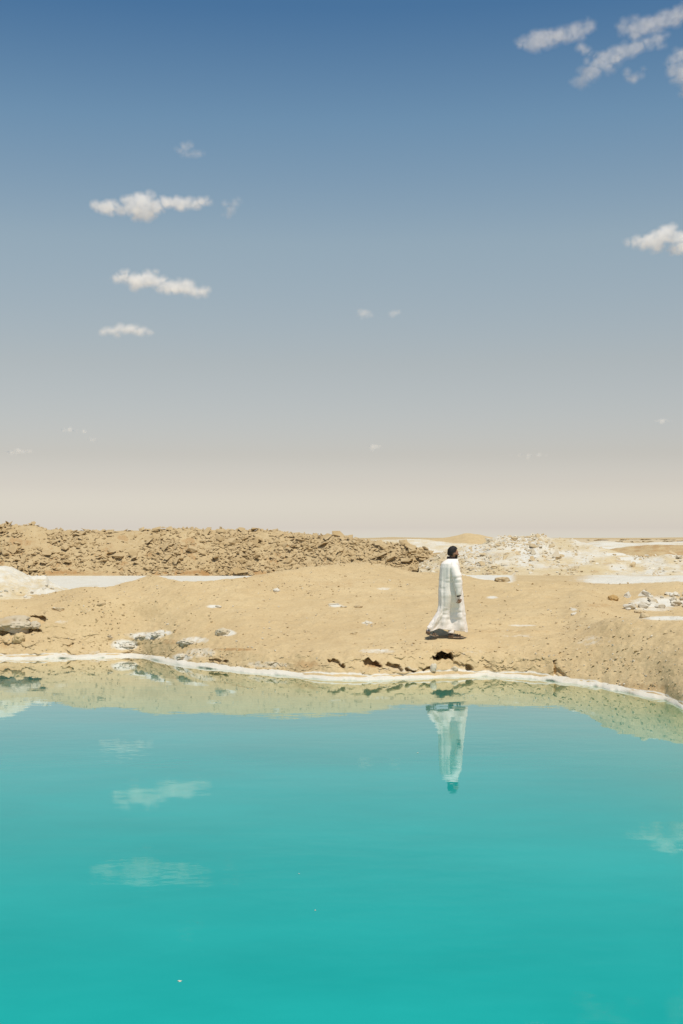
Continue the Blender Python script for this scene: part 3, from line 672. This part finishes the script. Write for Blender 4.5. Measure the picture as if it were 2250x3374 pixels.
legs = {'l': [(0, .09, .88), (.06, .02, .50), (-.005, -.05, .105), (.03, -.05, .055), (.13, -.05, .045), (.215, -.05, .036)],
        'r': [(-.03, -.08, .88), (-.17, -.05, .50), (-.445, -.07, .165), (-.425, -.07, .115), (-.335, -.07, .055), (-.275, -.07, .036)]}
for nm, pts in legs.items():
    for q, (co, r) in enumerate(zip(pts, (.085, .058, .036, (.034, .036), (.040, .022), (.036, .014)))):
        jn(f'{nm}leg{q}', co, r, 'pelvis' if q == 0 else f'{nm}leg{q-1}')
names = list(J); idx = {n: k for k, n in enumerate(names)}
me = bpy.data.meshes.new('skeleton'); me.from_pydata([J[n][0] for n in names], [(idx[a], idx[b]) for a, b in E_], [])
tmp = bpy.data.objects.new('skeleton', me); C.objects.link(tmp)
sk = tmp.modifiers.new('skin', 'SKIN')
if not me.skin_vertices: me.attributes
for k, n in enumerate(names):
    sv = me.skin_vertices[0].data[k]; sv.radius = J[n][1]; sv.use_root = (n == 'pelvis')
ss = tmp.modifiers.new('sub', 'SUBSURF'); ss.levels = 2; ss.render_levels = 2
dg = bpy.context.evaluated_depsgraph_get(); body_me = bpy.data.meshes.new_from_object(tmp.evaluated_get(dg))
bpy.data.objects.remove(tmp)
bv = np.zeros(len(body_me.vertices) * 3); body_me.vertices.foreach_get('co', bv); bv = bv.reshape(-1, 3)
bf = [list(p.vertices) for p in body_me.polygons]
person = mesh_obj('person', np.concatenate([bv, hv]), bf + (hf + len(bv)).tolist(), SKIN)
rm = person.modifiers.new('weld', 'REMESH'); rm.mode = 'VOXEL'; rm.voxel_size = .0045; rm.use_smooth_shade = True
sm = person.modifiers.new('smooth', 'SMOOTH'); sm.factor = .5; sm.iterations = 2
person.location = PB
tag(person, 'bearded person in a long white robe and sandals walking right along the bank', 'person')

def shell(name, cond, off, m):
    keep = cond.reshape(-1); v = (np.stack([HX_, HY_, HZ_], -1).reshape(-1, 3))
    n = v / np.linalg.norm(v, axis=1)[:, None]
    o_ = off.reshape(-1) if isinstance(off, np.ndarray) else np.full(len(v), off)
    vv = (v + n * o_[:, None]) @ RM.T + HC
    f = np.array([q for q in hf if keep[q].sum() >= 3])
    used = np.unique(f); remap = np.full(len(v), -1); remap[used] = np.arange(len(used))
    o = mesh_obj(name, vv[used], remap[f], m, person)
    s_ = o.modifiers.new('thick', 'SOLIDIFY'); s_.thickness = .008; s_.offset = -1
    return o
lim = np.where(hx > .40, .60, np.where(hx > .12, .10 + .5 * (hx - .12) / .28, np.where(hx > -.25, .10 - .1 * (.12 - hx), -.42)))
shell('hair', hz > lim, .003 + .007 * sstep(.1, .7, hz) + .003 * noise(hx * 9, hy * 9, hz * 9), HAIR)
shell('beard', ((hx > .10) & (hz < -.56) & (hz > -.98)) | ((np.abs(hy) > .45) & (hx > .05) & (hx < .62) & (hz < -.22) & (hz > -.95)), .004 + .008 * sstep(-.5, -.85, hz), HAIR)

# robe: rings from hem to neck
ry = np.array([450, 475, 500, 530, 560, 640, 800, 950, 1100, 1250, 1400, 1500, 1600, 1700, 1800, 1900, 2000, 2070, 2130], float)
rl = np.array([702, 670, 632, 592, 566, 545, 530, 520, 510, 505, 503, 496, 478, 428, 368, 322, 272, 228, 205], float)
rr = np.array([930, 938, 946, 952, 960, 972, 990, 1008, 1025, 1045, 1060, 1073, 1085, 1095, 1108, 1120, 1130, 1136, 1142], float)
rn = np.array([.085, .115, .15, .185, .20, .205, .19, .18, .185, .195, .18, .16, .145, .13, .122, .122, .125, .128, .13])   # near side
rf = np.array([.085, .115, .15, .185, .20, .205, .19, .18, .18, .18, .18, .18, .185, .19, .195, .20, .205, .21, .215])     # far side
rh = ch_(ry)[::-1]; Lz = lambda z: np.interp(z, rh, cx_(rl)[::-1]); Rz = lambda z: np.interp(z, rh, cx_(rr)[::-1])
Nz = lambda z: np.interp(z, rh, rn[::-1]); Fz = lambda z: np.interp(z, rh, rf[::-1])
nth, nz = 150, 150
th = np.linspace(0, 2 * math.pi, nth, endpoint=False)
hem_x = np.array([228, 300, 380, 440, 490, 600, 740, 900, 1060, 1136]); hem_y = np.array([2080, 2082, 2058, 2030, 2014, 2030, 2050, 2066, 2082, 2108])
xc0, xa0 = (cx_(228) + cx_(1136)) / 2, (cx_(1136) - cx_(228)) / 2
hem = np.interp(xc0 + xa0 * np.cos(th), cx_(hem_x), ch_(hem_y)) + .022 + np.where(np.sin(th) > 0, -.02, 0) * np.abs(np.sin(th))
v_ = np.linspace(0, 1, nz)[:, None]
z = hem[None] + v_ * (ch_(452) - hem[None])
ct, st = np.cos(th)[None] + 0 * z, np.sin(th)[None] + 0 * z
pw = 2 / 2.35
xx = np.sign(ct) * np.abs(ct)**pw; yy = np.sign(st) * np.abs(st)**pw
l_, r_ = Lz(z), Rz(z)
fold_a = np.interp(z, [.05, .3, .6, .9, 1.15, 1.4, 1.53], [.030, .028, .020, .012, .012, .008, .001])
drift = .6 * noise(z * 2.2, 1.3)
fold = (np.sin(7 * th[None] + 1.2 + drift * 2) * .45 + np.sin(11 * th[None] + 4 * drift + 2.1) * .35 + np.sin(17 * th[None] - 3 * drift) * .22
        + .8 * noise(th[None] * 2.2, z * 3.2, 1.0) + .5 * noise(th[None] * 5, z * 9, 4.0) * sstep(.75, .2, z))
zig = .010 * noise(th[None] * 2.5, z * 22, 9.) * np.exp(-((z - .48) / .16)**2) + .005 * noise(th[None] * 2, z * 26, 2.) * np.exp(-((z - 1.0) / .2)**2)
dsp = fold_a * fold + zig
X = (l_ + r_) / 2 + ((r_ - l_) / 2) * xx + dsp * ct * .55
Yv = np.where(yy < 0, Nz(z), Fz(z)) * yy + dsp * st
# cloth hangs between the two legs: pull the near side in behind the front shin and let the rear leg swell out
Yv = Yv + np.where(yy < 0, 1, 0) * (.06 * np.exp(-((X - .02) / .10)**2 - ((z - .52) / .22)**2) - .045 * np.exp(-((X - .17) / .07)**2 - ((z - .35) / .25)**2) - .05 * np.exp(-((X + .05 + (.95 - z) * .42) / .07)**2 - ((z - .30) / .28)**2))
robe = mesh_obj('robe', np.stack([X, Yv, z], -1).reshape(-1, 3), grid_faces(nz, nth, True), COTTON, person)
so = robe.modifiers.new('thick', 'SOLIDIFY'); so.thickness = .004; so.offset = 0
tag(robe, 'long white cotton robe flaring at the hem')

def tube(name, pts, rad, m, parent, nseg=28, nlen=60, wob=None, cap=False):
    pts = np.array(pts, float); t = np.linspace(0, 1, len(pts)); tt = np.linspace(0, 1, nlen)
    P_ = np.stack([np.interp(tt, t, pts[:, k]) for k in range(3)], -1)
    for _ in range(6): P_[1:-1] = (P_[:-2] + P_[1:-1] * 2 + P_[2:]) / 4
    rr_ = np.interp(tt, np.linspace(0, 1, len(rad)), rad)
    tg = np.gradient(P_, axis=0); tg /= np.linalg.norm(tg, axis=1)[:, None]
    ref = np.array((0, 1, 0)) if abs(tg[:, 1]).max() < .9 else np.array((1, 0, 0))
    n1_ = np.cross(tg, ref); n1_ /= np.linalg.norm(n1_, axis=1)[:, None]; n2_ = np.cross(tg, n1_)
    a = np.linspace(0, 2 * math.pi, nseg, endpoint=False)
    r2 = rr_[:, None] * (1 + (wob(tt[:, None], a[None]) if wob else 0))
    V = P_[:, None] + r2[..., None] * (np.cos(a)[None, :, None] * n1_[:, None] + np.sin(a)[None, :, None] * n2_[:, None])
    f = grid_faces(nlen, nseg, True).tolist()
    if cap: f += [list(range(nseg)), [nseg * (nlen - 1) + q for q in range(nseg)][::-1]]
    return mesh_obj(name, V.reshape(-1, 3), f if cap else np.array(f), m, parent)
wr = lambda t, a: .07 * noise(t * 16, a * .8, 3.) * (.5 + t) + .09 * noise(t * 34, a * .7, 8.) * sstep(.72, 1, t) + .06 * noise(t * 4, a * 1.3, 5.)
for nm, pts in (('sleeve', [(.0, -.13, 1.455), (.035, -.175, 1.36), (.08, -.225, 1.22), (.105, -.245, 1.10), (.118, -.25, .97), (.125, -.252, .838)]),
                ('sleeve', [(-.06, .12, 1.45), (-.06, .17, 1.37), (-.06, .22, 1.22), (-.06, .24, 1.10), (-.03, .25, .98), (-.0, .26, .865)])):
    o = tube(nm, pts, [.06, .088, .090, .084, .072, .050], COTTON, robe, 36, 90, wr)
    o.modifiers.new('thick', 'SOLIDIFY').thickness = .004
# trousers: one tube per leg showing below the hem
for nm in ('l', 'r'):
    p = legs[nm]; e = Vector(p[2]); k_ = Vector(p[1]); low = e + (e - k_).normalized() * (.02 if nm == 'l' else -.01)
    o = tube('trouser_leg', [p[0], p[1], tuple(k_.lerp(e, .6)), tuple(low)], [.09, .070, .066, .062 if nm == 'l' else .056], COTTON, person, 28, 60, wr)
    o.modifiers.new('thick', 'SOLIDIFY').thickness = .003
# dark collar round the neck, dipping at the throat
a = np.linspace(0, 2 * math.pi, 48, endpoint=False); V = []
for q, (s_, dzz) in enumerate(((1.06, -.012), (1.08, .004), (.98, .034), (.90, .036), (.92, .0))):
    fwd = np.cos(a - R(18))
    V.append(np.stack([.018 + (.100 * np.cos(a) + .018 * np.clip(fwd, 0, 1)) * s_, .078 * np.sin(a) * s_, 1.528 - .022 * fwd - .034 * np.clip(fwd, 0, 1)**2 + dzz + .004 * np.sin(a * 5)], -1))
mesh_obj('collar', np.array(V).reshape(-1, 3), grid_faces(5, 48, True), BLACKCLOTH, person)
# wristband
a = np.linspace(0, 2 * math.pi, 32, endpoint=False); V = []
for s_, dzz in ((.036, .012), (.040, .010), (.040, -.010), (.036, -.012)):
    V.append(np.stack([.128 + s_ * np.cos(a), -.252 + s_ * np.sin(a), .826 + dzz + .012 * np.cos(a)], -1))
wb = mesh_obj('wristwatch', np.array(V).reshape(-1, 3), grid_faces(4, 32, True), BLACKCLOTH, person)
o = lumpy('watch_face', BLACKCLOTH, (.096, -.268, .826), (.012, .016, .018), 5, .4, .05, 2, parent=wb)
# sandals
def sandal(name, heel, toe, y0, lab):
    heel, toe = Vector(heel), Vector(toe); d = toe - heel; Ls = d.length; ang = math.atan2(d.z, d.x)
    n = 28; s_ = np.linspace(0, 1, n); wdt_ = .036 + .012 * np.sin(np.pi * np.clip((s_ - .35) / .65, 0, 1)) ; wdt_ = wdt_ * np.clip(np.sin(np.pi * np.clip(s_, .008, .992))**.35, .1, 1)
    outl = [(s_[q] * Ls, wdt_[q]) for q in range(n)] + [(s_[q] * Ls, -wdt_[q]) for q in range(n - 1, -1, -1)]
    bend = lambda t: .05 * max(0, t / Ls - .62)**1.2 * (2.0 if ang < -.1 else .0)
    def X_(t, y, h): return (heel.x + math.cos(ang) * t - math.sin(ang) * h, y0 + y, heel.z + math.sin(ang) * t + math.cos(ang) * h + bend(t))
    V = [X_(t, y, 0) for t, y in outl] + [X_(t, y * .97, .022) for t, y in outl]; m_ = len(outl)
    f = [list(range(m_))[::-1], list(range(m_, 2 * m_))] + [[q, (q + 1) % m_, m_ + (q + 1) % m_, m_ + q] for q in range(m_)]
    so_ = mesh_obj('sandal', V, f, SOLE, person, smooth=False)
    for t0, t1, h in ((.12, .30, .075), (.52, .60, .060), (.66, .78, .050)):
        V, f = [], []; na = 12
        for q in range(na + 1):
            b_ = math.pi * q / na
            for t in (t0, t1): V.append(X_(t * Ls, -math.cos(b_) * .047, .016 + math.sin(b_) * h))
        f = [[2 * q, 2 * q + 1, 2 * q + 3, 2 * q + 2] for q in range(na)]
        o = mesh_obj('strap', V, f, LEATHER, so_); o.modifiers.new('thick', 'SOLIDIFY').thickness = .006
    V = [X_(t * Ls, y, h) for t, y, h in ((.02, -.04, .02), (.02, .04, .02), (.0, .03, .07), (.0, -.03, .07), (.2, -.045, .02), (.2, -.042, .06), (.2, .045, .02), (.2, .042, .06))]
    o = mesh_obj('heel_counter', V, [[0, 1, 2, 3], [0, 3, 5, 4], [1, 6, 7, 2]], LEATHER, so_); o.modifiers.new('thick', 'SOLIDIFY').thickness = .006
    return so_
def feet_z(x, y): return ground_z(PB.x + x, PB.y + y) - PB.z
zf = feet_z(.2, .035)
sandal('sandal', (cx_(722), 0, 0.004), (cx_(1066), 0, 0.004), -.05, '')
sandal('sandal', (cx_(212), 0, .088), (cx_(492), 0, .006), -.07, '')

# ------------------------------------------------------------------ clouds: soft bodies of vapour at one cloud base
def cloud_mat(dens, unit):
    m, t, o = new_mat('cloud_vapour')
    pv = N(t, 'ShaderNodeVolumeScatter'); pv.inputs['Color'].default_value = (.92, .855, .77, 1); pv.inputs['Anisotropy'].default_value = 0.0
    g = N(t, 'ShaderNodeNewGeometry')
    n = tex_noise(t, g.outputs['Position'], 1 / (30 * unit), 4, .55, .28, .62)
    mu = N(t, 'ShaderNodeMath', operation='MULTIPLY'); mu.inputs[1].default_value = dens / unit; L(t, n, mu.inputs[0])
    L(t, mu.outputs[0], pv.inputs['Density']); L(t, pv.outputs[0], o.inputs['Volume']); return m
CL = [.046, .014, .018, .040]                                    # optical thickness per photo pixel of depth
def cloud(puffs, org, sc, base_py, mat_i, label, flat=.85, soft=1.0):
    Yc = 700 / ((HY - base_py) / F); unit = Yc / F
    bm = bmesh.new()
    def puff(c, rx, ry, rz):
        res = bmesh.ops.create_icosphere(bm, subdivisions=2, radius=1.0)
        for v in res['verts']: v.co = (c[0] + v.co.x * rx, c[1] + v.co.y * ry, c[2] + v.co.z * rz)
    for x, y, r in puffs:
        c = at(org[0] + x * sc, org[1] + y * sc, Yc); rw = r * sc * unit
        puff(c, rw * 1.25, rw * 1.2, rw * flat * .95)
        for _ in range(5):
            a_ = random.uniform(0, 6.28); q = random.uniform(.28, .6); rad = random.uniform(.7, 1.15)
            puff((c.x + math.cos(a_) * rw * rad * 1.3, c.y + random.uniform(-.8, .8) * rw, c.z + math.sin(a_) * rw * rad * flat * .8), rw * q * 1.3, rw * q, rw * q * .85)
    me = bpy.data.meshes.new('cloud'); bm.to_mesh(me); bm.free(); me.materials.append(cloud_mat(CL[mat_i], unit))
    v = np.zeros(len(me.vertices) * 3); me.vertices.foreach_get('co', v); v = v.reshape(-1, 3)
    c = (v.min(0) + v.max(0)) / 2; c[2] = v[:, 2].min(); me.vertices.foreach_set('co', (v - c).ravel())
    root = None
    for nm, grow, dens in (('cloud', 7.0, .16), ('inner_veil', 2.0, .32), ('core', -4.0, .60)):
        m_ = me if root is None else me.copy()
        m_.materials.clear(); m_.materials.append(cloud_mat(CL[mat_i] * dens, unit))
        o = bpy.data.objects.new(nm, m_); C.objects.link(o)
        if root is None: root = o; o.location = c
        else: o.parent = root
        r_ = o.modifiers.new('merge', 'REMESH'); r_.mode = 'VOXEL'; r_.voxel_size = 2.4 * unit
        for size, stg in ((30, 20), (11, 5)):
            tx = bpy.data.textures.new('billow', 'CLOUDS'); tx.noise_scale = size * unit; tx.noise_depth = 3
            d = o.modifiers.new('billow', 'DISPLACE'); d.texture = tx; d.strength = stg * unit; d.mid_level = .5; d.texture_coords = 'LOCAL'
        g_ = grow * (soft if soft else 1)
        d = o.modifiers.new('grow', 'DISPLACE'); d.strength = g_ * unit; d.mid_level = 0.0
    o = root
    tag(o, label, 'cloud', 'small fair-weather clouds')
    return o
A6, S6 = (200, 400), .4464; A7, S7 = (1600, 0), .4145
cloud([(880, 215, 25), (920, 190, 32), (950, 165, 22), (930, 240, 25), (980, 245, 32), (1020, 240, 20)], A6, S6, 510, 1, 'small notched cloud high at upper left, above the others')
cloud([(290, 640, 30), (340, 635, 60), (440, 655, 42), (530, 640, 58), (590, 595, 70), (620, 675, 62), (700, 630, 48), (790, 605, 46), (880, 605, 50), (960, 600, 52), (1030, 590, 38), (1075, 600, 18)], A6, S6, 730, 0, 'long bright cloud with a hump, upper of two on the left')
cloud([(1230, 680, 24), (1250, 650, 26), (1285, 610, 26), (1315, 585, 20), (1210, 610, 16)], A6, S6, 730, 2, 'thin wisp right of the long humped cloud')
cloud([(410, 1160, 32), (480, 1160, 46), (560, 1175, 62), (640, 1170, 60), (710, 1190, 48), (760, 1230, 42), (840, 1220, 54), (920, 1225, 58), (980, 1255, 42), (1040, 1255, 36), (1075, 1245, 20), (700, 1110, 14)], A6, S6, 980, 0, 'long two-humped cloud at mid left, lower of two')
cloud([(320, 1555, 22), (380, 1545, 36), (450, 1538, 42), (520, 1536, 44), (590, 1545, 38), (650, 1560, 22)], A6, S6, 1106, 0, 'flat lens-shaped cloud below the two long left clouds', .72)
cloud([(280, 345, 42), (370, 350, 70), (430, 315, 88), (520, 305, 78), (610, 270, 66), (700, 245, 70), (780, 220, 62), (815, 180, 34)], A7, S7, 165, 1, 'slanting cloud at top, leftmost of the upper right group')
cloud([(1100, 220, 50), (1180, 230, 70), (1260, 205, 82), (1340, 190, 70), (1430, 165, 66), (1510, 130, 72), (1580, 95, 60)], A7, S7, 120, 1, 'slanting cloud in the top right corner')
cloud([(755, 650, 56), (830, 590, 66), (880, 525, 60), (950, 470, 76), (960, 540, 44), (1030, 435, 76), (1120, 410, 66), (1200, 380, 58), (1290, 345, 56), (1370, 310, 50), (1390, 360, 30)], A7, S7, 280, 1, 'long diagonal ragged cloud below the top right corner')
cloud([(770, 385, 32), (815, 400, 26), (845, 440, 26)], A7, S7, 190, 2, 'faint wisp between the two slanting upper right clouds')
cloud([(1120, 580, 28), (1170, 620, 40), (1220, 605, 28), (1255, 550, 16)], A7, S7, 280, 2, 'small ragged scrap right of the long diagonal cloud')
cloud([(1490, 490, 52), (1560, 450, 66), (1500, 570, 60), (1580, 570, 84), (1610, 700, 50), (1660, 480, 80)], A7, S7, 300, 1, 'puffy cloud cut by the right edge near the top')
cloud([(1120, 1925, 26), (1200, 1920, 44), (1290, 1925, 56), (1370, 1890, 70), (1435, 1855, 66), (1350, 1970, 44), (1490, 1900, 48), (1560, 1905, 50), (1560, 1975, 52), (1500, 1985, 36), (1650, 1930, 70)], A7, S7, 830, 0, 'peaked bright cloud at the right edge, mid sky')
for px, py, wd, ht, mi, lab in ((1205, 1031, 26, 14, 2, 'faint left scrap of vapour at mid sky'), (1298, 1034, 24, 10, 2, 'faint right scrap of vapour at mid sky'), (57, 1488, 46, 9, 3, 'small low cloud near the left horizon'),
        (232, 1419, 52, 7, 3, 'thin streak cloud low at left'), (310, 1449, 28, 6, 3, 'tiny streak cloud below the thin left streak'), (1237, 1474, 22, 9, 3, 'tiny low puff near the middle of the sky'),
        (1744, 1501, 66, 7, 3, 'thin low streak cloud at right near the horizon'), (2185, 1386, 30, 7, 3, 'faint low streak near the right edge')):
    n_ = 5
    cloud([(px + (q / (n_ - 1) - .5) * 2 * (wd - ht), py + random.uniform(-.3, .3) * ht, ht * (1.15 - .5 * abs(q - 2) / 2)) for q in range(n_)], (0, 0), 1.0, py + ht, mi, lab, soft=.45)
